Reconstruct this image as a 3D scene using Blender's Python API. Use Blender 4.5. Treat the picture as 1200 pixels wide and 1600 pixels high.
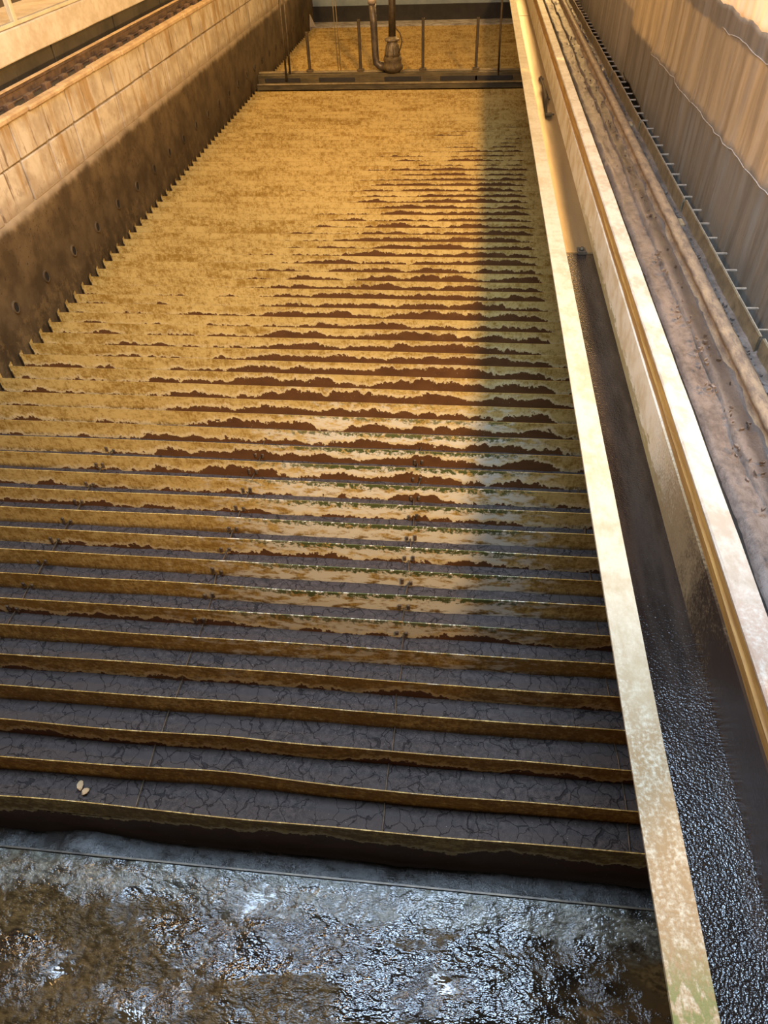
import bpy, math, random
import numpy as np
from mathutils import Matrix, Vector

for o in list(bpy.data.objects):
    bpy.data.objects.remove(o)
random.seed(7)
rng = np.random.default_rng(7)
SC = bpy.context.scene
COL = SC.collection
S = 0.2            # one filter cell (plate spacing) in metres; everything below is laid out in cells

# ------------------------------------------------------------------ camera
cam_d = bpy.data.cameras.new('camera')
cam = bpy.data.objects.new('camera', cam_d)
COL.objects.link(cam)
cam_d.sensor_fit = 'VERTICAL'
cam_d.sensor_height = 36.0
cam_d.lens = 1071.67 / 1600 * 36
cam_d.clip_start = 0.02
cam_d.clip_end = 200
_r = Vector((0.99442722, 0.10016805, -0.03287639))
_u = Vector((-0.04648016, 0.69646387, 0.71608496))
_f = Vector((-0.09462605, 0.71056628, -0.69723846))
m = Matrix.Identity(4)
for i in range(3):
    m[i][0], m[i][1], m[i][2] = _r[i], _u[i], -_f[i]
m[0][3], m[1][3], m[2][3] = 0.0, -6.20157 * S, 16.5116 * S
cam.matrix_world = m
SC.camera = cam

# ------------------------------------------------------------------ world, lamps, exposure
W = bpy.data.worlds.new('world')
SC.world = W
W.use_nodes = True
bg = W.node_tree.nodes['Background']
bg.inputs[0].default_value = (0.55, 0.50, 0.46, 1)
bg.inputs[1].default_value = 0.10

WARM = (1.0, 0.60, 0.22)
def lamp(name, kind, loc, energy, color, size=0.2, size_y=None, aim=None):
    d = bpy.data.lights.new(name, kind)
    d.energy = energy
    d.color = color
    if kind == 'AREA':
        d.shape = 'RECTANGLE'
        d.size = size * S
        d.size_y = (size_y or size) * S
    else:
        d.shadow_soft_size = size * S
    o = bpy.data.objects.new(name, d)
    COL.objects.link(o)
    o.location = Vector(loc) * S
    if aim is not None:
        o.rotation_euler = (0, 0, 0) if kind == 'AREA' else (Vector(aim) * S - o.location).to_track_quat('-Z', 'Y').to_euler()
    return o
# warm flood lamp high on the right, placed by the bed's shadow edge
fl_ = lamp('flood_lamp', 'SPOT', (15.2, -9, 30), 4500, WARM, 2.5, aim=(-9, 34, 0))
fl_.data.spot_size = math.radians(62)
fl_.data.spot_blend = 1.0
# warm fill lamps added at the left; the near one makes the slab glint
lamp('warm_fill', 'POINT', (-24, 20, 36), 620, WARM, 1.5)
lamp('warm_fill', 'POINT', (-24, 55, 36), 1250, WARM, 1.5)
f2_ = lamp('flood_lamp', 'SPOT', (15.4, -9, 30.5), 2800, WARM, 2.5, aim=(-9, 68, 0))  # second flood added at the same spot to brighten the far plates
f2_.data.spot_size = math.radians(36)
f2_.data.spot_blend = 1.0
lamp('warm_fill', 'POINT', (16.0, 90, 30), 900, WARM, 2.5)  # unseen lamp put in at the right to light the far end
# unseen lamps added behind the plastic sheeting to backlight it
lamp('sheet_backlight', 'POINT', (20.5, 16, 16), 1700, WARM, 0.9)
lamp('sheet_backlight', 'POINT', (20.8, 44, 16), 1700, WARM, 0.9)
# lamp high up beyond the far end
lamp('far_lamp', 'POINT', (11.5, 128, 19), 1500, WARM, 5)
# cool daylight from the roof light above the near end
lamp('roof_daylight', 'AREA', (-3, 6, 33), 800, (0.57, 0.75, 1.0), 26, 10, aim=(-3, 6, 0))

SC.view_settings.view_transform = 'Standard'
SC.view_settings.look = 'None'
SC.view_settings.gamma = 1
SC.view_settings.use_curve_mapping = False
SC.view_settings.exposure = 0.0

# ------------------------------------------------------------------ node helpers
class NT:
    def __init__(self, name):
        self.m = bpy.data.materials.new(name)
        self.m.use_nodes = True
        self.t = self.m.node_tree
        self.t.nodes.clear()
        self.out = self.t.nodes.new('ShaderNodeOutputMaterial')
    def n(self, typ, **kw):
        nd = self.t.nodes.new(typ)
        for k, v in kw.items():
            setattr(nd, k, v)
        return nd
    def put(self, sock, v):
        if hasattr(v, 'bl_idname') or isinstance(v, bpy.types.NodeSocket):
            self.t.links.new(v, sock)
        elif isinstance(v, (tuple, list)) and len(v) == 3 and sock.type == 'RGBA':
            sock.default_value = (*v, 1)
        else:
            sock.default_value = v
    def math(self, op, a, b=0.0, c=0.0, clamp=False):
        nd = self.n('ShaderNodeMath', operation=op, use_clamp=clamp)
        self.put(nd.inputs[0], a); self.put(nd.inputs[1], b); self.put(nd.inputs[2], c)
        return nd.outputs[0]
    def add(self, a, b): return self.math('ADD', a, b)
    def sub(self, a, b): return self.math('SUBTRACT', a, b)
    def mul(self, a, b): return self.math('MULTIPLY', a, b)
    def step(self, x, lo, hi, smooth=True):
        nd = self.n('ShaderNodeMapRange', interpolation_type='SMOOTHSTEP' if smooth else 'LINEAR')
        nd.clamp = True
        self.put(nd.inputs['Value'], x)
        self.put(nd.inputs['From Min'], lo); self.put(nd.inputs['From Max'], hi)
        nd.inputs['To Min'].default_value = 0; nd.inputs['To Max'].default_value = 1
        return nd.outputs[0]
    def mix(self, f, a, b):
        nd = self.n('ShaderNodeMix', data_type='RGBA')
        self.put(nd.inputs['Factor'], f)
        self.put(nd.inputs['A'], a) if False else self.put(nd.inputs[6], a)
        self.put(nd.inputs[7], b)
        return nd.outputs[2]
    def pos(self):
        """world position in cells"""
        g = self.n('ShaderNodeNewGeometry')
        v = self.n('ShaderNodeVectorMath', operation='SCALE')
        self.t.links.new(g.outputs['Position'], v.inputs[0])
        v.inputs['Scale'].default_value = 1 / S
        return v.outputs[0]
    def xyz(self, v):
        s = self.n('ShaderNodeSeparateXYZ')
        self.t.links.new(v, s.inputs[0])
        return s.outputs
    def comb(self, x, y, z):
        s = self.n('ShaderNodeCombineXYZ')
        self.put(s.inputs[0], x); self.put(s.inputs[1], y); self.put(s.inputs[2], z)
        return s.outputs[0]
    def scale(self, v, s):
        nd = self.n('ShaderNodeVectorMath', operation='MULTIPLY')
        self.t.links.new(v, nd.inputs[0])
        nd.inputs[1].default_value = s if isinstance(s, (tuple, list)) else (s, s, s)
        return nd.outputs[0]
    def noise(self, v, scale=1.0, detail=4, rough=0.55, w=None, dist=0.0):
        nd = self.n('ShaderNodeTexNoise')
        if w is not None:
            nd.noise_dimensions = '4D'
            self.put(nd.inputs['W'], w)
        self.t.links.new(v, nd.inputs['Vector'])
        nd.inputs['Scale'].default_value = scale
        nd.inputs['Detail'].default_value = detail
        nd.inputs['Roughness'].default_value = rough
        nd.inputs['Distortion'].default_value = dist
        return nd.outputs[0]
    def voro(self, v, scale=1.0, feature='F1', rnd=1.0):
        nd = self.n('ShaderNodeTexVoronoi', feature=feature)
        self.t.links.new(v, nd.inputs['Vector'])
        nd.inputs['Scale'].default_value = scale
        nd.inputs['Randomness'].default_value = rnd
        return nd.outputs['Distance']
    def bump(self, h, strength=0.5, dist=0.01, normal=None):
        nd = self.n('ShaderNodeBump')
        nd.inputs['Strength'].default_value = strength
        nd.inputs['Distance'].default_value = dist
        self.t.links.new(h, nd.inputs['Height'])
        if normal is not None:
            self.t.links.new(normal, nd.inputs['Normal'])
        return nd.outputs[0]
    def bsdf(self, color, rough=0.6, metal=0.0, normal=None, spec=0.5, coat=None):
        b = self.n('ShaderNodeBsdfPrincipled')
        self.put(b.inputs['Base Color'], color)
        self.put(b.inputs['Roughness'], rough)
        self.put(b.inputs['Metallic'], metal)
        self.put(b.inputs['Specular IOR Level'], spec)
        if normal is not None:
            self.t.links.new(normal, b.inputs['Normal'])
        return b
    def done(self, b):
        self.t.links.new(b.outputs[0], self.out.inputs[0])
        return self.m

def simple(name, c1, c2, scale=3.0, rough=0.6, metal=0.0, bump=0.3, stretch=(1, 1, 1), dist=0.006, spec=0.5, lo=0.35, hi=0.65, detail=6):
    t = NT(name)
    p = t.scale(t.pos(), stretch)
    n1 = t.noise(p, scale, detail, 0.6)
    n2 = t.noise(p, scale * 6, 4, 0.6)
    f = t.step(t.add(t.mul(n1, 0.7), t.mul(n2, 0.3)), lo, hi)
    b = t.bsdf(t.mix(f, c1, c2), rough, metal, t.bump(t.add(n1, t.mul(n2, 0.5)), bump, dist), spec)
    return t.done(b)

# ------------------------------------------------------------------ materials
def mat_plate():
    t = NT('flaking_plate')
    tc = t.n('ShaderNodeTexCoord')
    oi = t.n('ShaderNodeObjectInfo')
    loc = t.xyz(t.scale(oi.outputs['Location'], 1 / S))
    k = loc[1]
    rnd = oi.outputs['Random']
    w = t.mul(rnd, 60.0)
    o = t.scale(tc.outputs['Object'], 1 / S)
    ox, oy, oz = t.xyz(o)
    depth = t.mul(oz, -1.0)
    # coat: cream to ochre, fine vertical dirt streaks
    n_big = t.noise(t.scale(o, (0.35, 0.35, 1.2)), 1.0, 4, 0.55, w)
    n_mid = t.noise(t.scale(o, (3.0, 1, 3.5)), 1.0, 7, 0.75, w)
    n_str = t.noise(t.scale(o, (14, 1, 3.0)), 1.0, 4, 0.65, w)
    n_fine = t.noise(t.scale(o, (8, 4, 12)), 1.0, 6, 0.75, w)
    near = t.step(k, 13.0, 4.0)                       # older, dirtier plates at the near end
    d0 = t.add(t.mul(n_mid, 0.75), t.add(t.mul(n_big, 0.45), t.mul(n_str, 0.3)))
    d0 = t.add(d0, t.mul(near, 0.10))
    d0 = t.add(d0, t.mul(n_fine, 0.45))
    dirt = t.step(d0, 0.88, 1.12)
    coat = t.mix(dirt, (0.66, 0.47, 0.155), (0.33, 0.185, 0.028))
    flk = t.step(t.noise(t.scale(o, (11, 4, 16)), 1.0, 3, 0.7, w), 0.60, 0.70)
    flk = t.math('MAXIMUM', flk, t.mul(near, t.step(t.noise(t.scale(o, (2.6, 1, 7)), 1.0, 7, 0.75, w), 0.53, 0.64)))
    coat = t.mix(t.mul(flk, 0.6), coat, (0.80, 0.65, 0.34))
    dirt2 = t.step(t.add(t.mul(n_fine, 0.7), t.add(t.mul(n_mid, 0.5), t.mul(near, 0.10))), 0.66, 0.80)
    coat = t.mix(t.mul(dirt2, 0.75), coat, (0.20, 0.115, 0.025))
    # dark grime low on the near plates, where they meet the sand
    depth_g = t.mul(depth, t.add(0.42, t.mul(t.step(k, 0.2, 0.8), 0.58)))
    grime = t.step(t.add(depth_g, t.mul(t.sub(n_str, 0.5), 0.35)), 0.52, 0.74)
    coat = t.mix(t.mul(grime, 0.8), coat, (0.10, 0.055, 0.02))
    # algae freckles near the top edges
    reg = t.mul(t.mul(t.step(ox, -12.0, -4.0), t.step(ox, 5.5, 1.0)), t.mul(t.step(k, 2.0, 7.0), t.step(k, 21.0, 14.0)))
    topm = t.step(depth, 0.42, 0.05)
    n_alg = t.noise(t.scale(o, (5, 1, 6)), 1.0, 7, 0.75, w)
    alg = t.step(t.add(n_alg, t.mul(t.mul(reg, topm), 0.22)), 0.64, 0.70)
    pale = t.step(t.add(t.noise(t.scale(o, (1.6, 1, 4)), 1.0, 6, 0.65, w), t.mul(reg, 0.2)), 0.60, 0.72)
    coat = t.mix(t.mul(pale, reg), coat, (0.84, 0.79, 0.63))
    coat = t.mix(t.mul(alg, reg), coat, (0.09, 0.11, 0.03))
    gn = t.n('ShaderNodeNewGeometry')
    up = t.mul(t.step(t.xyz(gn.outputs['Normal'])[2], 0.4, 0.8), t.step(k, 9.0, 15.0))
    coat = t.mix(t.mul(up, 0.8), coat, (0.22, 0.13, 0.03))  # up-facing top edges painted darker to dull the light they catch
    # coat peeled off in ragged patches rising from the bottom
    n_p1 = t.noise(t.scale(o, (0.42, 1, 0.25)), 1.0, 3, 0.5, w)
    n_p2 = t.noise(t.scale(o, (2.4, 1, 1.5)), 1.0, 3, 0.55, w)
    n_p3 = t.noise(t.scale(o, (10, 1, 8)), 1.0, 3, 0.6, w)
    sight = t.math('DIVIDE', 16.5, t.add(k, 6.2))       # how far down a far plate stays free of the next one
    lim = t.math('MINIMUM', sight, 0.72)
    rel = t.math('DIVIDE', depth, lim)
    xs = t.step(t.sub(ox, t.mul(k, 0.28)), -25.0, -12.0)
    xs = t.mul(xs, t.step(ox, 5.0, 3.6))
    zone = t.mul(t.step(k, 11.0, 13.5), t.step(k, 66.0, 40.0))
    zone = t.mul(zone, xs)
    odd = t.step(rnd, 0.55, 0.75)
    zone2 = t.math('MAXIMUM', t.mul(t.mul(t.step(k, 14.5, 12.0), odd), 0.50), t.mul(t.step(k, 0.8, 0.2), 0.5))
    zone3 = t.mul(t.mul(t.step(k, 11.0, 13.5), t.step(k, 34.0, 22.0)), 0.42)
    amt = t.math('MAXIMUM', t.math('MAXIMUM', zone, zone2), zone3)
    e = t.add(t.mul(n_p1, 1.25), t.add(t.mul(n_p2, 0.62), t.mul(n_p3, 0.36)))
    e = t.add(e, t.add(t.mul(rel, 0.62), t.mul(amt, 0.56)))
    e = t.add(e, t.mul(rnd, 0.10))
    peel = t.mul(t.step(e, 2.03, 2.045), t.step(amt, 0.02, 0.12))
    bare_n = t.noise(t.scale(o, (1.2, 1, 2)), 1.0, 5, 0.6, w)
    bare = t.mix(bare_n, (0.060, 0.022, 0.007), (0.185, 0.082, 0.025))
    fleck = t.step(t.noise(t.scale(o, (22, 6, 22)), 1.0, 1, 0.5, w), 0.74, 0.77)
    bare = t.mix(fleck, bare, (0.6, 0.5, 0.33))
    # fresh pale rim just outside each flake
    rim = t.mul(t.step(e, 1.86, 1.96), t.step(amt, 0.02, 0.12))
    coat = t.mix(t.mul(rim, t.add(0.12, t.mul(t.step(k, 30.0, 14.0), 0.5))), coat, (0.86, 0.70, 0.38))
    col = t.mix(peel, coat, bare)
    h = t.add(t.mul(t.sub(1.0, peel), 1.0), t.mul(n_fine, 0.5))
    b = t.bsdf(col, 0.55, 0.0, t.bump(h, 0.45, 0.004), 0.35)
    return t.done(b)

def mat_sand():
    t = NT('cracked_sand')
    p = t.pos()
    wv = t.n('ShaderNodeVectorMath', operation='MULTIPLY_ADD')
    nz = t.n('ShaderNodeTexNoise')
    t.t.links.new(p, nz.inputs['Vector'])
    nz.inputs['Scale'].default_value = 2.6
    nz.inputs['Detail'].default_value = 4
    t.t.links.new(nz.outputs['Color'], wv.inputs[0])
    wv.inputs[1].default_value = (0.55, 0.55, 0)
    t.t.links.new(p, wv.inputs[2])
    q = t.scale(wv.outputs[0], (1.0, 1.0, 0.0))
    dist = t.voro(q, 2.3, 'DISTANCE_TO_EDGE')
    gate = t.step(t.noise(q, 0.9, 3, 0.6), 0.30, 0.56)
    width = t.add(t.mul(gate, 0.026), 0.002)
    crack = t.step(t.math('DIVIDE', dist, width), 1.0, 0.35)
    grain = t.noise(p, 42, 3, 0.8)
    mid = t.noise(p, 7, 5, 0.65)
    big = t.noise(p, 0.5, 4, 0.6)
    col = t.mix(t.step(t.add(t.mul(grain, 0.6), t.mul(mid, 0.5)), 0.40, 0.72), (0.019, 0.0135, 0.011), (0.088, 0.064, 0.053))
    col = t.mix(t.step(big, 0.42, 0.68), col, (0.054, 0.039, 0.032))
    speck = t.step(t.noise(p, 26, 1, 0.5), 0.775, 0.80)
    col = t.mix(speck, col, (0.36, 0.30, 0.26))  # sparkle of the grains painted in as pale specks
    col = t.mix(t.mul(crack, 0.85), col, (0.012, 0.008, 0.007))  # shade inside the cracks painted as darker colour
    h = t.add(t.mul(t.sub(1.0, crack), 1.0), t.add(t.mul(grain, 0.35), t.mul(mid, 0.5)))
    b = t.bsdf(col, 0.62, 0.0, t.bump(h, 0.75, 0.008), 0.28)
    return t.done(b)

def mat_wet():
    t = NT('wet_sludge')
    p = t.pos()
    x, y, z = t.xyz(p)
    big = t.noise(p, 0.45, 5, 0.6)
    mid = t.noise(t.scale(p, (1.6, 3.0, 2)), 1.0, 6, 0.65)
    fine = t.noise(t.scale(p, (5.5, 9, 6)), 1.0, 2, 0.6)
    vfine = t.noise(p, 26, 3, 0.7)
    # chalky grey-green band along the lip
    band = t.step(t.add(y, t.add(t.mul(t.sub(big, 0.5), 1.4), t.mul(t.sub(mid, 0.5), 0.9))), -1.75, -1.25)
    col = t.mix(t.step(t.add(t.mul(big, 0.6), t.mul(mid, 0.5)), 0.44, 0.66), (0.012, 0.008, 0.005), (0.060, 0.037, 0.015))
    chalk = t.mix(t.step(fine, 0.35, 0.7), (0.060, 0.054, 0.038), (0.20, 0.185, 0.135))
    col = t.mix(t.mul(band, t.step(mid, 0.30, 0.60)), col, chalk)
    pool = t.step(t.add(t.mul(big, 0.75), t.mul(mid, 0.4)), 0.66, 0.54)
    silt_n = t.add(t.mul(t.noise(t.scale(p, (0.36, 0.75, 0.5)), 1.0, 5, 0.6), 1.0), t.mul(t.step(x, -3.0, -11.0), 0.09))
    silt = t.mul(t.step(silt_n, 0.515, 0.565), t.step(band, 0.5, 0.1))
    silt_c = t.mix(t.step(fine, 0.35, 0.65), (0.040, 0.024, 0.009), (0.105, 0.064, 0.024))
    col = t.mix(silt, col, silt_c)
    rough = t.add(t.add(0.045, t.mul(band, 0.20)), t.mul(silt, 0.10))
    h = t.add(t.mul(mid, 0.22), t.add(t.mul(fine, 1.0), t.mul(vfine, 0.06)))
    h = t.mul(h, t.add(0.35, t.mul(pool, 0.65)))
    b = t.bsdf(col, rough, 0.0, t.bump(h, 1.0, 0.011), t.sub(1.0, t.mul(silt, 0.8)))
    return t.done(b)

def mat_lower_wall():
    t = NT('slimed_wall')
    p = t.pos()
    x, y, z = t.xyz(p)
    n1 = t.noise(p, 0.7, 6, 0.6)
    n2 = t.noise(p, 5.5, 5, 0.7)
    n3 = t.noise(t.scale(p, (1, 1.6, 1.1)), 1.0, 6, 0.65)
    col = t.mix(t.step(n1, 0.35, 0.68), (0.060, 0.038, 0.017), (0.125, 0.084, 0.040))
    pit = t.mul(t.step(n2, 0.60, 0.66), t.step(z, 1.9, 2.6))
    col = t.mix(pit, col, (0.025, 0.014, 0.007))
    # pale scale patches low on the wall
    low = t.mul(t.step(z, 1.35, 0.7), t.step(y, 80, 30))
    sc = t.step(t.add(n3, t.mul(t.sub(n2, 0.5), 0.5)), 0.50, 0.62)
    col = t.mix(t.mul(low, t.mul(sc, 0.35)), col, (0.26, 0.17, 0.065))
    # tide mark: the upper rim is dry and pale
    rim = t.step(t.add(z, t.mul(t.sub(n1, 0.5), 0.9)), 4.15, 4.75)
    col = t.mix(rim, col, (0.33, 0.25, 0.155))
    b = t.bsdf(col, 0.7, 0.0, t.bump(t.add(n1, t.mul(n2, 0.7)), 0.5, 0.012), 0.3)
    return t.done(b)

def mat_block():
    t = NT('stained_block')
    p = t.pos()
    x, y, z = t.xyz(p)
    n1 = t.noise(p, 0.8, 6, 0.6)
    st = t.noise(t.scale(p, (1, 0.9, 0.16)), 1.0, 6, 0.65)
    st2 = t.noise(t.scale(p, (1, 2.6, 0.35)), 1.0, 7, 0.7)
    col = t.mix(t.step(n1, 0.35, 0.65), (0.52, 0.45, 0.345), (0.36, 0.29, 0.205))
    col = t.mix(t.mul(t.step(st, 0.50, 0.64), 0.75), col, (0.30, 0.18, 0.06))
    col = t.mix(t.mul(t.step(st2, 0.57, 0.68), 0.85), col, (0.12, 0.07, 0.035))
    low = t.step(t.add(z, t.mul(t.sub(n1, 0.5), 1.2)), 5.15, 4.75)
    mot = t.step(t.noise(p, 2.2, 6, 0.7), 0.52, 0.66)
    col = t.mix(t.mul(mot, t.add(0.25, t.mul(t.step(z, 6.5, 5.0), 0.35))), col, (0.24, 0.185, 0.13))
    col = t.mix(t.mul(low, 0.6), col, (0.22, 0.16, 0.10))
    b = t.bsdf(col, 0.8, 0.0, t.bump(t.add(n1, st2), 0.3, 0.008), 0.25)
    return t.done(b)

def mat_cream(name, grime_lo, grime_hi, grime_col, moss=False, base=(0.55, 0.50, 0.37), base2=(0.43, 0.36, 0.23), edge=None):
    """pale painted concrete whose near end is stained"""
    t = NT(name)
    p = t.pos()
    x, y, z = t.xyz(p)
    n1 = t.noise(p, 0.9, 6, 0.65)
    n2 = t.noise(t.scale(p, (5, 2.5, 5)), 1.0, 6, 0.7)
    n3 = t.noise(p, 14, 4, 0.7)
    col = t.mix(t.step(t.add(t.mul(n1, 0.6), t.mul(n2, 0.4)), 0.42, 0.62), base, base2)
    g = t.step(t.add(y, t.mul(t.sub(n1, 0.5), 7.0)), grime_hi, grime_lo)
    g = t.mul(g, t.step(t.add(t.mul(n3, 0.6), t.mul(n2, 0.5)), 0.38, 0.62))
    col = t.mix(g, col, grime_col)
    spot = t.step(n3, 0.70, 0.74)
    col = t.mix(t.mul(spot, 0.7), col, (0.16, 0.11, 0.06))
    if moss:
        mo = t.step(t.add(y, t.mul(t.sub(n2, 0.5), 4.0)), -2.9, -3.7)
        col = t.mix(t.mul(mo, t.step(n2, 0.42, 0.55)), col, (0.17, 0.18, 0.05))
    if edge:
        e = t.mul(t.step(t.add(z, t.mul(t.sub(n2, 0.5), 1.3)), edge[1], edge[0]), t.mul(t.step(y, 4, 10), t.step(y, 40, 26)))
        col = t.mix(t.mul(e, 0.8), col, (0.26, 0.21, 0.08))
    b = t.bsdf(col, 0.55, 0.0, t.bump(t.add(n2, t.mul(n3, 0.6)), 0.3, 0.006), 0.35)
    return t.done(b)

def mat_trough_side():
    t = NT('stained_trough_side')
    p = t.pos()
    x, y, z = t.xyz(p)
    n1 = t.noise(p, 0.9, 6, 0.65)
    n2 = t.noise(t.scale(p, (4, 1.6, 7)), 1.0, 6, 0.7)
    n3 = t.noise(p, 13, 4, 0.7)
    col = t.mix(t.step(n1, 0.4, 0.65), (0.83, 0.77, 0.62), (0.66, 0.55, 0.36))
    # drip marks and the ragged scum line
    scum = t.step(t.add(z, t.mul(t.sub(n2, 0.5), 1.5)), 3.95, 3.80)
    col = t.mix(t.mul(t.mul(scum, t.step(y, 34, 22)), 0.8), col, (0.30, 0.24, 0.09))
    drip = t.step(t.noise(t.scale(p, (1, 0.75, 0.35)), 1.0, 4, 0.6), 0.60, 0.66)
    col = t.mix(t.mul(t.mul(drip, t.step(y, 20, 26)), 0.6), col, (0.42, 0.28, 0.09))
    # near end: brown, then black with wet slime
    g = t.add(y, t.mul(t.sub(n1, 0.5), 5.0))
    g = t.add(g, t.mul(t.sub(n3, 0.5), 5.0))
    col = t.mix(t.step(g, 10.0, 6.5), col, (0.30, 0.22, 0.12))
    wet = t.step(g, 6.2, 2.8)
    col = t.mix(wet, col, (0.045, 0.028, 0.018))
    b = t.bsdf(col, t.sub(0.5, t.mul(wet, 0.3)), 0.0, t.bump(t.add(n2, t.mul(n3, 0.6)), 0.3, 0.006), 0.4)
    return t.done(b)

def mat_trough_floor():
    t = NT('wet_brown_sheet')
    p = t.pos()
    x, y, z = t.xyz(p)
    n1 = t.noise(t.scale(p, (2, 0.35, 1)), 1.0, 6, 0.6)
    n2 = t.noise(t.scale(p, (12, 2, 5)), 1.0, 4, 0.6)
    n3 = t.noise(p, 24, 3, 0.75)
    n4 = t.noise(p, 0.7, 4, 0.6)
    col = t.mix(t.step(n1, 0.35, 0.65), (0.014, 0.009, 0.007), (0.034, 0.023, 0.017))
    far = t.step(y, 23.55, 23.6, False)
    col = t.mix(t.mul(far, 0.85), col, t.mix(n1, (0.34, 0.25, 0.14), (0.50, 0.38, 0.20)))
    speck = t.step(n3, 0.74, 0.78)
    col = t.mix(t.mul(speck, t.sub(1.0, far)), col, (0.38, 0.32, 0.26))
    nearm = t.step(t.add(y, t.mul(t.sub(n4, 0.5), 9.0)), 3.4, -2.0)
    h = t.add(t.mul(t.mul(n2, 0.35), t.sub(1.0, nearm)), t.mul(t.noise(p, 22, 1, 0.5), t.add(0.55, t.mul(nearm, 0.75))))
    b = t.bsdf(col, t.add(t.sub(0.22, t.mul(nearm, 0.14)), t.mul(far, 0.08)), t.mul(far, 0.75), t.bump(h, 0.5, 0.010), t.add(0.40, t.mul(nearm, 0.35)))
    return t.done(b)

def mat_sheeting(name, c1, c2, tr, rough=0.35):
    t = NT(name)
    p = t.pos()
    n1 = t.noise(t.scale(p, (1, 1.1, 0.10)), 1.0, 5, 0.6)
    n2 = t.noise(t.scale(p, (1, 3.6, 0.45)), 1.0, 5, 0.65)
    col = t.mix(t.step(t.add(t.mul(n1, 0.6), t.mul(n2, 0.4)), 0.38, 0.64), c1, c2)
    nrm = t.bump(t.add(n1, t.mul(n2, 0.5)), 0.5, 0.03)
    b = t.bsdf(col, rough, 0.0, nrm, 0.5)
    tl = t.n('ShaderNodeBsdfTranslucent')
    t.put(tl.inputs[0], col)
    mx = t.n('ShaderNodeMixShader')
    mx.inputs[0].default_value = tr
    t.t.links.new(b.outputs[0], mx.inputs[1])
    t.t.links.new(tl.outputs[0], mx.inputs[2])
    t.t.links.new(mx.outputs[0], t.out.inputs[0])
    return t.m

def mat_ledge():
    t = NT('crusted_ledge')
    p = t.pos()
    n1 = t.noise(t.scale(p, (1.5, 0.6, 1)), 1.0, 6, 0.6)
    n2 = t.noise(t.scale(p, (6, 4, 6)), 1.0, 6, 0.7)
    n3 = t.noise(p, 20, 4, 0.7)
    col = t.mix(t.step(t.add(t.mul(n1, 0.5), t.mul(n2, 0.5)), 0.40, 0.64), (0.22, 0.175, 0.145), (0.105, 0.082, 0.068))
    col = t.mix(t.step(n3, 0.58, 0.70), col, (0.08, 0.055, 0.04))
    px = t.xyz(p)[0]
    dd = t.math('ABSOLUTE', t.sub(px, 7.72))
    dk = t.mul(t.step(t.add(dd, t.mul(t.sub(n2, 0.5), 0.5)), 0.30, 0.05), 0.8)
    col = t.mix(dk, col, (0.05, 0.036, 0.028))
    b = t.bsdf(col, 0.42, 0.0, t.bump(t.add(n2, t.mul(n3, 0.6)), 0.6, 0.010), 0.5)
    return t.done(b)

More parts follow.
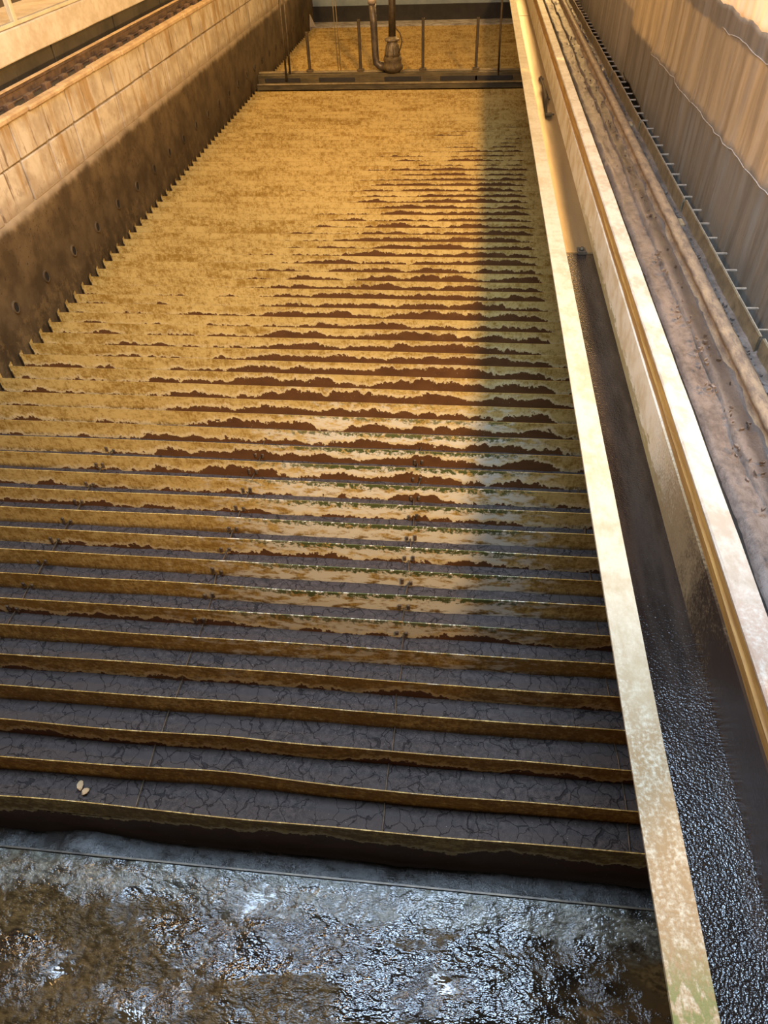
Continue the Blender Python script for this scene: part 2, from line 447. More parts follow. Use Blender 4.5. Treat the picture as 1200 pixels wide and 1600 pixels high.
M = dict(
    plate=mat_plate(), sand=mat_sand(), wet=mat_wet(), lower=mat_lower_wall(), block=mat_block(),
    flange=mat_cream('trough_lip_paint', -1.5, 4.0, (0.30, 0.20, 0.09), moss=True),
    cap=mat_cream('coping_paint', 0.0, 5.0, (0.40, 0.27, 0.19), base=(0.58, 0.54, 0.46), base2=(0.42, 0.36, 0.28)),
    tside=mat_trough_side(), tfloor=mat_trough_floor(),
    groove=simple('ochre_groove', (0.50, 0.30, 0.08), (0.30, 0.16, 0.045), 1.2, 0.6, stretch=(3, 0.4, 6)),
    ledge=mat_ledge(),
    rail=simple('dusty_rail', (0.40, 0.29, 0.18), (0.17, 0.125, 0.095), 1.3, 0.55, 0.0, 0.5, stretch=(3, 1, 3)),
    oldrail=simple('rusty_rail', (0.13, 0.075, 0.04), (0.055, 0.032, 0.02), 1.8, 0.7),
    steel=simple('dull_steel', (0.075, 0.060, 0.048), (0.17, 0.13, 0.085), 1.6, 0.45, 0.4, 0.4),
    hood=simple('slimed_hood', (0.055, 0.042, 0.018), (0.15, 0.11, 0.045), 0.8, 0.5, 0.0, 0.5, stretch=(0.5, 1, 3)),
    hoodedge=simple('pale_hood_edge', (0.34, 0.26, 0.13), (0.17, 0.12, 0.055), 1.0, 0.5, 0.0, 0.3),
    post=simple('dark_post', (0.050, 0.036, 0.018), (0.10, 0.068, 0.03), 3, 0.5, 0.2, 0.3),
    pump=simple('pump_casting', (0.30, 0.23, 0.13), (0.12, 0.085, 0.045), 2.5, 0.5, 0.2, 0.5),
    sludged=simple('sludge_caked_iron', (0.075, 0.050, 0.022), (0.16, 0.11, 0.045), 3.5, 0.6, 0.0, 0.9, dist=0.02),
    rod=simple('thin_rod', (0.16, 0.10, 0.05), (0.06, 0.04, 0.025), 6, 0.5, 0.2, 0.2),
    black=simple('slot_shade_black', (0.006, 0.005, 0.004), (0.012, 0.009, 0.007), 2, 0.8),
    beam=simple('limed_concrete', (0.70, 0.62, 0.50), (0.52, 0.43, 0.31), 0.7, 0.75, 0.0, 0.3),
    capstone=simple('tan_capstone', (0.52, 0.38, 0.21), (0.34, 0.22, 0.11), 1.0, 0.8, 0.0, 0.5),
    panel=simple('dark_panel', (0.034, 0.027, 0.018), (0.070, 0.054, 0.034), 0.5, 0.6, 0.0, 0.2),
    paint=simple('cream_paint', (0.74, 0.66, 0.46), (0.62, 0.52, 0.34), 1.0, 0.5, 0.0, 0.1),
    hall=simple('hall_wall', (0.34, 0.27, 0.19), (0.26, 0.20, 0.14), 0.15, 0.8, 0.0, 0.1),
    bluewall=simple('bluegrey_wall', (0.24, 0.30, 0.33), (0.32, 0.38, 0.40), 0.5, 0.6, 0.0, 0.3),
    band=simple('dark_band', (0.016, 0.014, 0.012), (0.030, 0.025, 0.020), 1, 0.6),
    sill=simple('worn_sill', (0.66, 0.62, 0.56), (0.26, 0.22, 0.17), 1.6, 0.5, 0.0, 0.6, stretch=(0.7, 1, 2)),
    conc=simple('dark_concrete', (0.16, 0.12, 0.08), (0.09, 0.065, 0.04), 0.8, 0.7),
    sheet=mat_sheeting('plastic_sheeting', (0.46, 0.41, 0.34), (0.33, 0.285, 0.23), 0.5),
    sheet2=mat_sheeting('grey_sheeting', (0.58, 0.52, 0.46), (0.40, 0.35, 0.30), 0.35),
    white=mat_sheeting('white_sheeting', (0.88, 0.80, 0.72), (0.76, 0.66, 0.56), 0.5, 0.5),
    leaf=simple('dry_leaf', (0.50, 0.33, 0.17), (0.40, 0.24, 0.11), 6, 0.7),
    angle=simple('weathered_angle', (0.30, 0.23, 0.13), (0.16, 0.12, 0.07), 2, 0.5, 0.2, 0.3),
    pin=simple('dusty_pin', (0.55, 0.44, 0.33), (0.36, 0.28, 0.2), 6, 0.5, 0.2, 0.3),
    lump=simple('grey_sludge', (0.075, 0.068, 0.06), (0.03, 0.026, 0.022), 4, 0.10, 0.0, 0.8, dist=0.012, spec=1.0),
)

# ------------------------------------------------------------------ mesh helpers (coordinates in cells)
class MB:
    def __init__(self):
        self.v = []; self.f = []; self.sm = []
    def add(self, vs, fs, smooth=False):
        b = len(self.v)
        self.v += [tuple(map(float, q)) for q in vs]
        self.f += [tuple(i + b for i in f) for f in fs]
        self.sm += [smooth] * len(fs)
        return self
    def box(self, x0, x1, y0, y1, z0, z1, bev=0.0):
        if bev <= 0:
            vs = [(x, y, z) for z in (z0, z1) for y in (y0, y1) for x in (x0, x1)]
            return self.add(vs, [(0, 2, 3, 1), (4, 5, 7, 6), (0, 1, 5, 4), (2, 6, 7, 3), (0, 4, 6, 2), (1, 3, 7, 5)])
        b = bev
        rings = []
        for z, i in ((z0, b), (z0 + b, 0), (z1 - b, 0), (z1, b)):
            X0, X1, Y0, Y1 = x0 + i, x1 - i, y0 + i, y1 - i
            c = b if i == 0 else 0.4 * b
            rings.append([(X0 + c, Y0, z), (X1 - c, Y0, z), (X1, Y0 + c, z), (X1, Y1 - c, z),
                          (X1 - c, Y1, z), (X0 + c, Y1, z), (X0, Y1 - c, z), (X0, Y0 + c, z)])
        vs = sum(rings, [])
        fs = [tuple(range(7, -1, -1)), tuple(range(24, 32))]
        for r in range(3):
            for j in range(8):
                k = (j + 1) % 8
                fs.append((r * 8 + j, r * 8 + k, r * 8 + 8 + k, r * 8 + 8 + j))
        return self.add(vs, fs)
    def tube(self, pts, rad, n=10, cap=True):
        pts = [Vector(q) for q in pts]
        rads = rad if isinstance(rad, (list, tuple)) else [rad] * len(pts)
        vs = []
        ref = None
        for i, q in enumerate(pts):
            d = (pts[min(i + 1, len(pts) - 1)] - pts[max(i - 1, 0)]).normalized()
            if ref is None:
                ref = Vector((1, 0, 0)) if abs(d.x) < 0.8 else Vector((0, 1, 0))
            a = (ref - d * ref.dot(d)).normalized()
            ref = a
            b = d.cross(a)
            for j in range(n):
                t = 2 * math.pi * j / n
                vs.append(q + (a * math.cos(t) + b * math.sin(t)) * rads[i])
        fs = []
        for i in range(len(pts) - 1):
            for j in range(n):
                k = (j + 1) % n
                fs.append((i * n + j, i * n + k, (i + 1) * n + k, (i + 1) * n + j))
        self.add(vs, fs, True)
        if cap:
            o = len(self.v) - len(vs)
            self.f += [tuple(o + j for j in range(n - 1, -1, -1)), tuple(o + (len(pts) - 1) * n + j for j in range(n))]
            self.sm += [False, False]
        return self
    def lathe(self, c, prof, n=16):
        """prof: (radius, z) from bottom to top about the vertical through c"""
        vs, fs = [], []
        for r, z in prof:
            for j in range(n):
                t = 2 * math.pi * j / n
                vs.append((c[0] + r * math.cos(t), c[1] + r * math.sin(t), c[2] + z))
        for i in range(len(prof) - 1):
            for j in range(n):
                k = (j + 1) % n
                fs.append((i * n + j, i * n + k, (i + 1) * n + k, (i + 1) * n + j))
        fs.append(tuple(range(n - 1, -1, -1)))
        fs.append(tuple((len(prof) - 1) * n + j for j in range(n)))
        return self.add(vs, fs, True)
    def grid(self, P, smooth=True, flip=False):
        """P: array (a, b, 3)"""
        a, b = P.shape[:2]
        fs = []
        for i in range(a - 1):
            for j in range(b - 1):
                q = (i * b + j, i * b + j + 1, (i + 1) * b + j + 1, (i + 1) * b + j)
                fs.append(q[::-1] if flip else q)
        return self.add(P.reshape(-1, 3), fs, smooth)
    def extrude_y(self, prof, ys, shift=None, closed=True, jitter=0.0, smooth=False):
        """profile of (x, z), counter-clockwise seen from -Y, swept along ys"""
        n = len(prof)
        vs, fs = [], []
        for y in ys:
            dx = shift(y) if shift else 0.0
            for x, z in prof:
                jx = random.uniform(-jitter, jitter); jz = random.uniform(-jitter, jitter)
                vs.append((x + dx + jx, y, z + jz))
        for i in range(len(ys) - 1):
            for j in range(n if closed else n - 1):
                k = (j + 1) % n
                fs.append((i * n + j, i * n + k, (i + 1) * n + k, (i + 1) * n + j))
        self.add(vs, fs, smooth)
        if closed:
            o = len(self.v) - len(vs)
            self.f += [tuple(o + j for j in range(n - 1, -1, -1)), tuple(o + (len(ys) - 1) * n + j for j in range(n))]
            self.sm += [False, False]
        return self
    def mesh(self, name, mat, origin=(0, 0, 0)):
        me = bpy.data.meshes.new(name)
        ox, oy, oz = origin
        me.from_pydata([((x - ox) * S, (y - oy) * S, (z - oz) * S) for x, y, z in self.v], [], self.f)
        me.polygons.foreach_set('use_smooth', self.sm)
        me.materials.append(mat)
        me.update()
        return me
    def build(self, name, mat, parent=None, origin=(0, 0, 0)):
        """origin: in cells, relative to the world; children are placed relative to the parent"""
        me = self.mesh(name, mat, origin)
        o = bpy.data.objects.new(name, me)
        COL.objects.link(o)
        place(o, origin, parent)
        return o

WORLD = {}
def place(o, origin, parent=None):
    WORLD[o] = Vector(origin)
    if parent is not None:
        o.parent = parent
        o.location = (Vector(origin) - WORLD[parent]) * S
    else:
        o.location = Vector(origin) * S

def tag(o, label=None, cat=None, group=None, kind=None):
    if label: o['label'] = label
    if cat: o['category'] = cat
    if group: o['group'] = group
    if kind: o['kind'] = kind
    return o

def thing(name, label, cat, origin=(0, 0, 0), group=None):
    o = bpy.data.objects.new(name, None)
    o.empty_display_size = 0.1
    COL.objects.link(o)
    place(o, origin)
    return tag(o, label, cat, group)

def struct(o, label=None):
    o['kind'] = 'structure'
    if label: o['label'] = label
    return o

def vnoise(x, y, seed=0):
    """smooth 2-D value noise in 0..1"""
    x = np.asarray(x, float); y = np.asarray(y, float)
    xi = np.floor(x).astype(np.int64); yi = np.floor(y).astype(np.int64)
    fx = x - xi; fy = y - yi
    fx = fx * fx * (3 - 2 * fx); fy = fy * fy * (3 - 2 * fy)
    def h(a, b):
        q = np.sin(a * 127.1 + b * 311.7 + seed * 74.7) * 43758.5453
        return q - np.floor(q)
    return (h(xi, yi) * (1 - fx) + h(xi + 1, yi) * fx) * (1 - fy) + (h(xi, yi + 1) * (1 - fx) + h(xi + 1, yi + 1) * fx) * fy

def fbm(x, y, seed=0, oct=4):
    s = 0; a = 0.5
    for i in range(oct):
        s = s + a * vnoise(np.asarray(x) * 2 ** i, np.asarray(y) * 2 ** i, seed + i)
        a *= 0.5
    return s / (1 - 0.5 ** oct)

def RS(y):                       # the right-hand wall runs very slightly off the axis of the bed
    return 0.0034 * max(y, 0.0) if not isinstance(y, np.ndarray) else 0.0034 * np.maximum(y, 0)

XL, XR = -20.28, 5.9             # ends of the partition plates
YEND = 98
# ------------------------------------------------------------------ structure
# left wall: slimed lower wall, two courses of blocks, cap stones
ys = np.arange(-9, YEND + 6.01, 0.5)
zs = np.array([-3.2, -2, -1, 0, .4, .8, 1.2, 1.6, 2, 2.4, 2.8, 3.2, 3.6, 4.0, 4.3, 4.55, 4.7])
YY, ZZ = np.meshgrid(ys, zs, indexing='ij')
XX = -20.62 + 0.09 * (fbm(YY * 0.8, ZZ * 0.8, 3) - 0.5) + 0.05 * (fbm(YY * 3, ZZ * 3, 5) - 0.5)
XX = np.where(ZZ > 4.6, -20.82, XX)
wl = MB().grid(np.stack([XX, YY, ZZ], -1), True, False)
wl.box(-24.5, -20.95, -9, YEND + 6, -3.2, 8.0)
wall_left = struct(wl.build('wall_left', M['lower']), 'dark slimed lower wall left of the filter bed, block courses above')
for c, (z0, z1) in enumerate(((4.62, 6.42), (6.47, 8.0))):
    y = -9 + (0.0 if c == 0 else 0.1)
    i = 0
    while y < YEND + 5.5:
        w = 2.95
        d = random.uniform(-0.03, 0.03)
        if c == 0:
            d += 0.02
        MB().box(-21.5, -20.74 + d, y + 0.045, y + w - 0.045, z0 + random.uniform(0, .02), z1 - random.uniform(0, .02), 0.05) \
            .build('concrete_block', M['block'], wall_left, (-21, y + w / 2, (z0 + z1) / 2))
        y += w
        i += 1
y = -9
while y < YEND + 5:
    w = random.uniform(3.0, 4.4)
    MB().box(-21.08, -20.55 + random.uniform(-.06, .06), y + .03, y + w - .03, 8.02, 8.30 + random.uniform(-.06, .06), 0.07) \
        .build('cap_stone', M['capstone'], wall_left, (-20.8, y + w / 2, 8.05))
    y += w
struct(MB().box(-22.9, -21.10, -9, YEND + 5, 8.005, 8.06).build('trim_6', M['band']), 'dark rail bed behind the cap stones')
# weep holes: short sleeves, a black disc painting the shade of each bore
prng = random.Random(3)
for i in range(28):
    yy = 12.0 + 3.18 * i
    if yy > YEND - 3: break
    zz = 1.55 + prng.uniform(-.06, .06)
    n = 12
    ring = MB()
    vs, fs = [], []
    for (r, xo) in ((0.27, -20.66), (0.25, -20.55), (0.185, -20.55), (0.17, -20.80)):
        for j in range(n):
            a = 2 * math.pi * j / n
            vs.append((xo, yy + r * math.cos(a), zz + r * 1.25 * math.sin(a)))
    for k in range(3):
        for j in range(n):
            jj = (j + 1) % n
            fs.append((k * n + j, k * n + jj, (k + 1) * n + jj, (k + 1) * n + j))
    ring.add(vs, fs, True)
    h = ring.build('weep_hole', M['lower'], wall_left, (-20.6, yy, zz))
    vs = [(-20.575, yy + 0.2 * math.cos(2 * math.pi * j / n), zz + 0.25 * math.sin(2 * math.pi * j / n)) for j in range(n)]
    MB().add(vs, [tuple(range(n))]).build('bore', M['black'], h, (-20.6, yy, zz))

# near floor of the inlet bay, wet with sludge
gx = np.linspace(-21, 6.2, 300); gy = np.linspace(-8.5, -0.70, 110)
GX, GY = np.meshgrid(gx, gy, indexing='ij')
gz = -1.62 + 0.28 * (fbm(GX * 0.5, GY * 0.8, 11) - 0.5) + 0.08 * (fbm(GX * 1.8, GY * 2.2, 12) - 0.5)
edge = np.clip((GY + 1.7) / 1.0, 0, 1)
gz = gz * (1 - edge) + (-1.54 + 0.05 * (fbm(GX * 3, GY * 3, 13) - .5)) * edge
fl = MB().grid(np.stack([GX, GY, gz], -1), True, True)
fl.box(-21, 6.2, -8.5, -0.9, -3.1, -2.0)
floor = struct(fl.build('floor', M['wet']), 'wet sludge-covered floor of the near bay')
lipx = np.linspace(-20.6, 6.2, 60)
lp = MB()
for i in range(len(lipx) - 1):
    lp.box(lipx[i], lipx[i + 1], -0.69, -0.65, -3.1, -1.48)
struct(lp.build('trim_1', M['steel']), 'thin metal lip along the near bay floor edge')
# gap behind the lip, with wet sludge in it
gx = np.linspace(-20.5, 6.0, 220); gy = np.linspace(-0.62, -0.06, 9)
GX, GY = np.meshgrid(gx, gy, indexing='ij')
gz = -1.95 + 0.30 * (fbm(GX * 1.0, GY * 2, 21) - 0.5) + 0.14 * (fbm(GX * 5, GY * 5, 22) - .5)
gz += 0.35 * np.exp(-((GX + 9.0) / 0.8) ** 2) - 0.1 * (GY + .3)
sl = MB().grid(np.stack([GX, GY, gz], -1), True, True).build('sludge', M['lump'], None, (-8, -.3, -2.3))
tag(sl, 'grey wet sludge lying in the narrow gap before the nearest tall plate', 'sludge', kind='stuff')

# underdrain slab below the sand
struct(MB().box(XL - 0.6, 6.2, 0, YEND + .5, -3.1, -2.45).build('floor_slab', M['conc']), 'concrete slab under the sand')

# right wall body (trough is carried on it)
rp = [(6.08, -3.1), (13.0, -3.1), (13.0, 3.0), (9.75, 3.0), (9.75, 2.6), (9.0, 2.6), (9.0, 4.85), (6.08, 4.85)]
struct(MB().extrude_y(rp, [-9, 20, 50, YEND + 6], RS).build('wall_right', M['conc']), 'concrete wall carrying the trough and rail at the right')
# unseen low parapet, its height set to shade the foot of the sheeting
struct(MB().extrude_y([(10.9, 3.0), (11.3, 3.0), (11.3, 8.9), (10.9, 8.9)], [-9, 40, YEND + 30], RS).build('wall_shade_parapet', M['conc']),
       'unseen low parapet shaped to shade the foot of the plastic sheeting')
# far end
struct(MB().box(XL - .4, 6.2, YEND + .4, YEND + 3.6, -2.45, 0.12).build('trim_2', M['sill']), 'worn pale sill across the far end of the bed')
struct(MB().box(XL - .4, 6.2, YEND + 3.2, YEND + 4.0, 0.12, 1.75).build('baseboard_back', M['band']), 'black band at the foot of the far wall')
bw = MB().box(XL - .4, 6.2, YEND + 3.6, YEND + 4.6, 1.6, 8)
struct(bw.build('wall_back', M['bluewall']), 'blue-grey far end wall')
pale = MB()
for i in range(16):
    cx = random.choice([-15.5, -14, -13, -1.5, -.9, 0.2, -4.5]) + random.uniform(-.5, .5)
    cz = random.uniform(2.0, 3.4)
    a = random.uniform(.03, .07)
    pale.box(cx - a, cx + a, YEND + 3.55, YEND + 3.595, cz - random.uniform(.08, .3), cz)
tag(pale.build('lime_drips', M['beam'], None, (-7, YEND + 3.5, 2)), 'white lime drips on the blue-grey far wall', 'drips', kind='stuff')
struct(MB().add([(-20.6, YEND + .3, 0.1), (-19.9, YEND + .3, 0.1), (-20.5, YEND + .3, 1.4), (-20.6, YEND + .6, 0.1), (-19.9, YEND + .6, 0.1), (-20.5, YEND + .6, 1.4)],
       [(0, 1, 2), (5, 4, 3), (0, 3, 4, 1), (1, 4, 5, 2), (2, 5, 3, 0)]).build('trim_3', M['beam']), 'pale corner fillet at the far left')
# hall wall beyond the walkway on the left
struct(MB().box(-44, -43.5, -10, YEND + 30, 0, 40).build('wall_hall', M['hall']), 'tan hall wall beyond the left walkway')

# ------------------------------------------------------------------ filter bed
bed = thing('filter_bed', 'long filter bed of parallel flaking yellow partition plates with dark sand between', 'filter bed', (-7.5, 0, -2.4))
xs_ = np.concatenate([np.linspace(XL, 4.9, 64), [XR]])
prnd = np.random.default_rng(11)
def plate(k, zlow):
    amp = 0.055 if k < 8 else 0.03
    bow = amp * (fbm(xs_ * 0.22, np.full_like(xs_, k * 3.7), 31, 2) - 0.5) * 2
    if k in (1, 2): bow = bow + 0.07 * np.exp(-((xs_ + 5.5) / 1.6) ** 2) - 0.03
    nick = 0.012 * (fbm(xs_ * 2.5, np.full_like(xs_, k * 1.3), 33, 3) - 0.5)
    zrow = np.array([0.0, -0.25, -0.5, -0.8, zlow])
    th = 0.024
    mb = MB()
    F = np.zeros((len(xs_), len(zrow), 3)); B = F.copy()
    for j, z in enumerate(zrow):
        F[:, j, 0] = xs_; F[:, j, 1] = k + bow * (1 if j < 3 else .6); F[:, j, 2] = z + (nick if j == 0 else 0)
    B[:] = F; B[:, :, 1] += th
    T = np.stack([F[:, 0], B[:, 0]], 1)
    mb.grid(F, True, False); mb.grid(B, True, True); mb.grid(T, False, True)
    L = np.stack([F[0], B[0]], 0); mb.grid(L, False, True)
    R = np.stack([F[-1], B[-1]], 0); mb.grid(R, False, False)
    o = mb.build('partition_plate', M['plate'], bed, (0, k, 0))
    return o, bow
rods_x = (-13.62, -7.5, -1.24, 4.62)
plates = []
for k in range(YEND + 1):
    o, bow = plate(k, -2.45 if k == 0 else -1.6)
    plates.append(o)
    if k >= 8:
        y0 = k + float(bow[0])
        MB().add([(XL - .02, y0 + .01, 0.02), (XL - .10, y0 + .34, 0.03), (XL - .10, y0 + .34, -.8), (XL - .02, y0 + .01, -.8),
                  (XL - .05, y0 + .01, 0.02), (XL - .13, y0 + .34, 0.03), (XL - .13, y0 + .34, -.8), (XL - .05, y0 + .01, -.8)],
                 [(0, 1, 2, 3), (7, 6, 5, 4), (0, 4, 5, 1), (0, 3, 7, 4), (1, 5, 6, 2)]).build('end_flange', M['plate'], o, (XL, k, 0))
    if 6 <= k <= 14:
        for rx in rods_x[:3]:
            b = float(np.interp(rx, xs_, bow))
            for sd in (-.16, .12):
                z0 = -0.62 + random.uniform(-.04, .04)
                MB().box(rx + sd - .05, rx + sd + .05, k + b - .07, k + b - .005, z0, z0 + random.uniform(.16, .28), .02) \
                    .build('rod_clip', M['rod'], o, (rx + sd, k, -.5))
for k in range(0, 15):
    for rx in rods_x:
        if rx > 3 and k % 2 and k > 2: continue
        x0 = rx + random.uniform(-.05, .05)
        zz = -0.60 if k > 6 else -0.64
        MB().tube([(x0, k + .06, zz), (x0 + random.uniform(-.02, .02), k + .5, zz - .015), (x0 + random.uniform(-.05, .05), k + .99, zz)],
                  0.026 if k > 6 else 0.017, 6).build('spacer_rod', M['rod'], bed, (x0, k, zz))
for k in range(0, YEND):
    near = k < 22
    gx = np.linspace(-20.5, 6.0, 266 if near else 30)
    gy = np.linspace(0.0, 1.0, 12 if near else 4)
    GX, GY = np.meshgrid(gx, gy + k, indexing='ij')
    gz = -0.74 + 0.10 * (fbm(GX * 0.5, GY * 0.9, 41) - 0.5) + 0.05 * (fbm(GX * 3, GY * 3, 42) - 0.5)
    mb = MB().grid(np.stack([GX, GY, gz], -1), True, True)
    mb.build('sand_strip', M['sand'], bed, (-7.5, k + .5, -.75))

# two pale chips of dry leaf on the nearest sand strip
def leaf(x, y, z, ang, l, w):
    mb = MB()
    pr = [(0, 0), (.25, .42), (.55, .5), (.85, .3), (1, 0), (.8, -.35), (.45, -.5), (.15, -.3)]
    top = []
    for (a, b) in pr:
        px = (a - .5) * l; py = b * w
        top.append((x + px * math.cos(ang) - py * math.sin(ang), y + px * math.sin(ang) + py * math.cos(ang), z + 0.10 * (abs(b)) + .02))
    bot = [(a, b, c - .02) for a, b, c in top]
    n = len(top)
    mb.add(top + bot, [tuple(range(n)), tuple(range(2 * n - 1, n - 1, -1))] + [(i, n + i, n + (i + 1) % n, (i + 1) % n) for i in range(n)])
    return mb
lz = -0.70
tag(leaf(-9.16, .70, lz, 1.9, .30, .17).build('leaf_chip', M['leaf'], None, (-9.16, .7, lz)), 'larger pale chip of dry leaf on the nearest sand strip', 'leaf chip')
tag(leaf(-8.96, .55, lz, .9, .22, .17).build('leaf_chip', M['leaf'], None, (-8.96, .55, lz)), 'smaller pale chip of dry leaf, right of the larger one on the sand', 'leaf chip')

# ------------------------------------------------------------------ raised trough along the right
tr = thing('wash_trough', 'long raised trough with a cream lip and dark wet brown floor right of the bed', 'trough', (4.7, 0, 3.5))
ZT = 5.0
bounds = [-8.5, 23.7, 29.9, 62, YEND + 3]
for a, b in zip(bounds[:-1], bounds[1:]):
    ysg = np.linspace(a + .012, b - .012, 24)
    MB().extrude_y([(3.33, ZT - .07), (3.95, ZT - .07), (3.95, ZT), (3.33, ZT)], ysg, RS, True, 0.004).build('lip', M['flange'], tr, (3.6, (a + b) / 2, ZT))
MB().extrude_y([(3.88, 3.40), (3.95, 3.40), (3.95, ZT - .06), (3.88, ZT - .06)], [-8.5, 30, YEND + 3], RS).build('side_wall', M['tside'], tr, (3.9, 0, 4.2))
fb = [-8.5, 23.62, 53.7, 80, YEND + 3]
for i, (a, b) in enumerate(zip(fb[:-1], fb[1:])):
    up = 0.03 * (i % 2)
    ysg = np.linspace(a, b + (.12 if i % 2 == 0 else -.12), 40)
    MB().extrude_y([(3.94, 3.40 + up), (5.62, 3.40 + up), (5.62, 3.53 + up), (3.94, 3.53 + up)], ysg, RS).build('floor_panel', M['tfloor'], tr, (4.8, a, 3.5))
MB().extrude_y([(5.58, 3.40), (6.0, 3.40), (6.0, ZT + .02), (5.58, ZT)], np.linspace(-8.5, YEND + 3, 60), RS).build('right_side', M['tside'], tr, (5.6, 0, 4.2))
MB().extrude_y([(5.64, ZT - .02), (6.05, ZT - .02), (6.05, 5.70), (5.63, 5.70), (5.60, 5.44), (5.66, 5.40), (5.66, 5.34), (5.60, 5.30)],
               np.linspace(-8.5, YEND + 3, 120), RS, True, 0.008).build('groove_strip', M['groove'], tr, (5.6, 0, 5.4))
MB().extrude_y([(5.58, 5.66), (6.10, 5.66), (6.12, 5.72), (6.10, 5.77), (5.61, 5.77), (5.57, 5.73)], np.linspace(-8.5, YEND + 3, 120), RS, True, 0.006) \
    .build('right_coping', M['cap'], tr, (5.9, 0, 5.7))
for by in (23.75, 53.85):
    z0 = 3.57 if by < 30 else 3.60
    dx = RS(by)
    br = MB().box(4.93 + dx, 5.29 + dx, by - .32, by + .28, z0, z0 + .05, .012).box(4.93 + dx, 5.29 + dx, by - .36, by - .31, z0 - .02, z0 + .12) \
        .build('bracket', M['steel'], tr, (5.1, by, z0))
    MB().lathe((5.11 + dx, by, z0 + .05), [(.11, 0), (.11, .05), (.07, .055), (.07, .12), (.04, .13)], 8).build('bolt', M['post'], br, (5.11, by, z0))
# loose latch bar lying in the trough
lb = thing('latch_bar', 'black iron latch bar with a foot lying in the trough beyond its panel bracket', 'bar', (5.1, 47, 3.62))
def RP(x, y, z): return (x + RS(y), y, z)
MB().tube([RP(4.98, 52.4, 3.95), RP(5.06, 50.5, 3.86), RP(5.02, 47.5, 3.80), RP(4.90, 44.4, 3.72)], [.05, .10, .13, .06], 8).build('rod', M['post'], lb, (5, 47, 3.6))
MB().box(4.80 + .16, 5.24 + .16, 44.0, 44.5, 3.60, 3.72, .02).tube([RP(5.2, 44.3, 3.66), RP(5.38, 44.2, 3.66)], .05, 8).build('foot', M['post'], lb, (5, 44.2, 3.6))
MB().tube([RP(5.05, 51.4, 3.9), RP(5.25, 49.2, 3.72), RP(5.3, 47.9, 3.62)], .035, 6).tube([RP(5.0, 48.4, 3.8), RP(5.34, 47.8, 3.66)], .05, 6).build('strut', M['post'], lb, (5.2, 49, 3.6))

# ------------------------------------------------------------------ ledge, rail, toothed strips on the right
ysl = np.arange(-9, YEND + 5, 0.22)
def ledge_part(x0, x1, z, seed, roll, nx=14):
    u = np.linspace(0, 1, nx)
    U, Yg = np.meshgrid(u, ysl, indexing='ij')
    wob = 0.10 * (fbm(Yg * 0.35, np.zeros_like(Yg), seed, 3) - .5) * 2
    X = x0 + (x1 - x0) * U + wob * (U * (1 if seed == 51 else 0) + (1 - U) * (1 if seed == 52 else 0)) + RS(Yg)
    Z = z + 0.20 * (fbm(X * 2.0, Yg * 0.7, seed, 3) - .5) + 0.09 * (fbm(X * 8, Yg * 4, seed + 1, 2) - .5)
    Z = Z - roll * np.clip(1 - U / 0.35, 0, 1) ** 2
    if seed == 52:
        X[0] = X[1] - 0.02; Z[0] = Z[1] - 0.5
        Z[1] = Z[1] + 0.02
    P = np.stack([X, Yg, Z], -1)
    return MB().grid(P, True, True)
l1 = ledge_part(6.55, 7.40, 4.98, 51, 0.34)
l2 = ledge_part(7.28, 8.95, 5.20, 52, 0.10, 18)
l1.v += l2.v[:0]
b0 = len(l1.v); l1.v += l2.v; l1.f += [tuple(i + b0 for i in f) for f in l2.f]; l1.sm += l2.sm
struct(l1.build('trim_4', M['ledge']), 'crusted brown concrete ledge under the right rail')
gapf = MB().extrude_y([(6.05, 4.6), (6.75, 4.6), (6.75, 4.86), (6.05, 4.86)], [-9, 40, YEND + 5], RS)  # black strip painted for the shade down in the slot
struct(gapf.build('trim_5', M['black']), 'black strip painted as the shade of the slot beside the white coping')
rr = thing('bridge_rail', 'dusty brown crane rail running along the crusted ledge at the right', 'rail', (8.1, 0, 5.2))
prof = [(7.86, 5.12), (8.36, 5.12), (8.36, 5.20), (8.24, 5.26), (8.24, 5.40), (8.32, 5.46), (8.32, 5.58), (8.24, 5.64), (8.04, 5.65), (7.93, 5.60), (7.90, 5.48), (7.98, 5.40), (7.98, 5.26), (7.86, 5.2)]
MB().extrude_y(prof, np.arange(-8.5, YEND + 4, 0.5), RS, True, 0.016, True).build('rail_bar', M['rail'], rr, (8.1, 0, 5.2))
for i, cy in enumerate((9.5, 22.6, 36, 50, 64)):
    dx = RS(cy)
    MB().box(8.30 + dx, 8.72 + dx, cy - .3, cy + .3, 5.2, 5.32, .03).build('rail_clip', M['capstone'], rr, (8.5, cy, 5.2))
# dried debris flakes along the ledge
for side, xr, lab in ((0, (7.0, 7.74), 'dried dark flakes scattered along the ledge left of the rail'),
                      (1, (8.48, 8.68), 'dried dark flakes between the rail and the toothed strips')):
    db = MB()
    for i in range(150):
        y = random.uniform(2, 60) if i % 3 else random.uniform(2, 24)
        x = random.uniform(*xr) + RS(y)
        a = random.uniform(0, math.pi); l = random.uniform(.03, .09); w = l * random.uniform(.2, .6)
        z = 5.24 + random.uniform(-.02, .02)
        c, s_ = math.cos(a), math.sin(a)
        q = [(-l, -w * .6), (l * .4, -w), (l, w * .2), (-l * .2, w)]
        t0 = [(x + u * c - v * s_, y + u * s_ + v * c, z + random.uniform(.02, .07)) for u, v in q]
        b0_ = [(u, v, z - .03) for u, v, _ in t0]
        db.add(t0 + b0_, [(0, 1, 2, 3), (0, 4, 5, 1), (1, 5, 6, 2), (2, 6, 7, 3), (3, 7, 4, 0)])
    tag(db.build('debris', M['ledge'], None, (8, 20, 5.2)), lab, 'debris', kind='stuff')

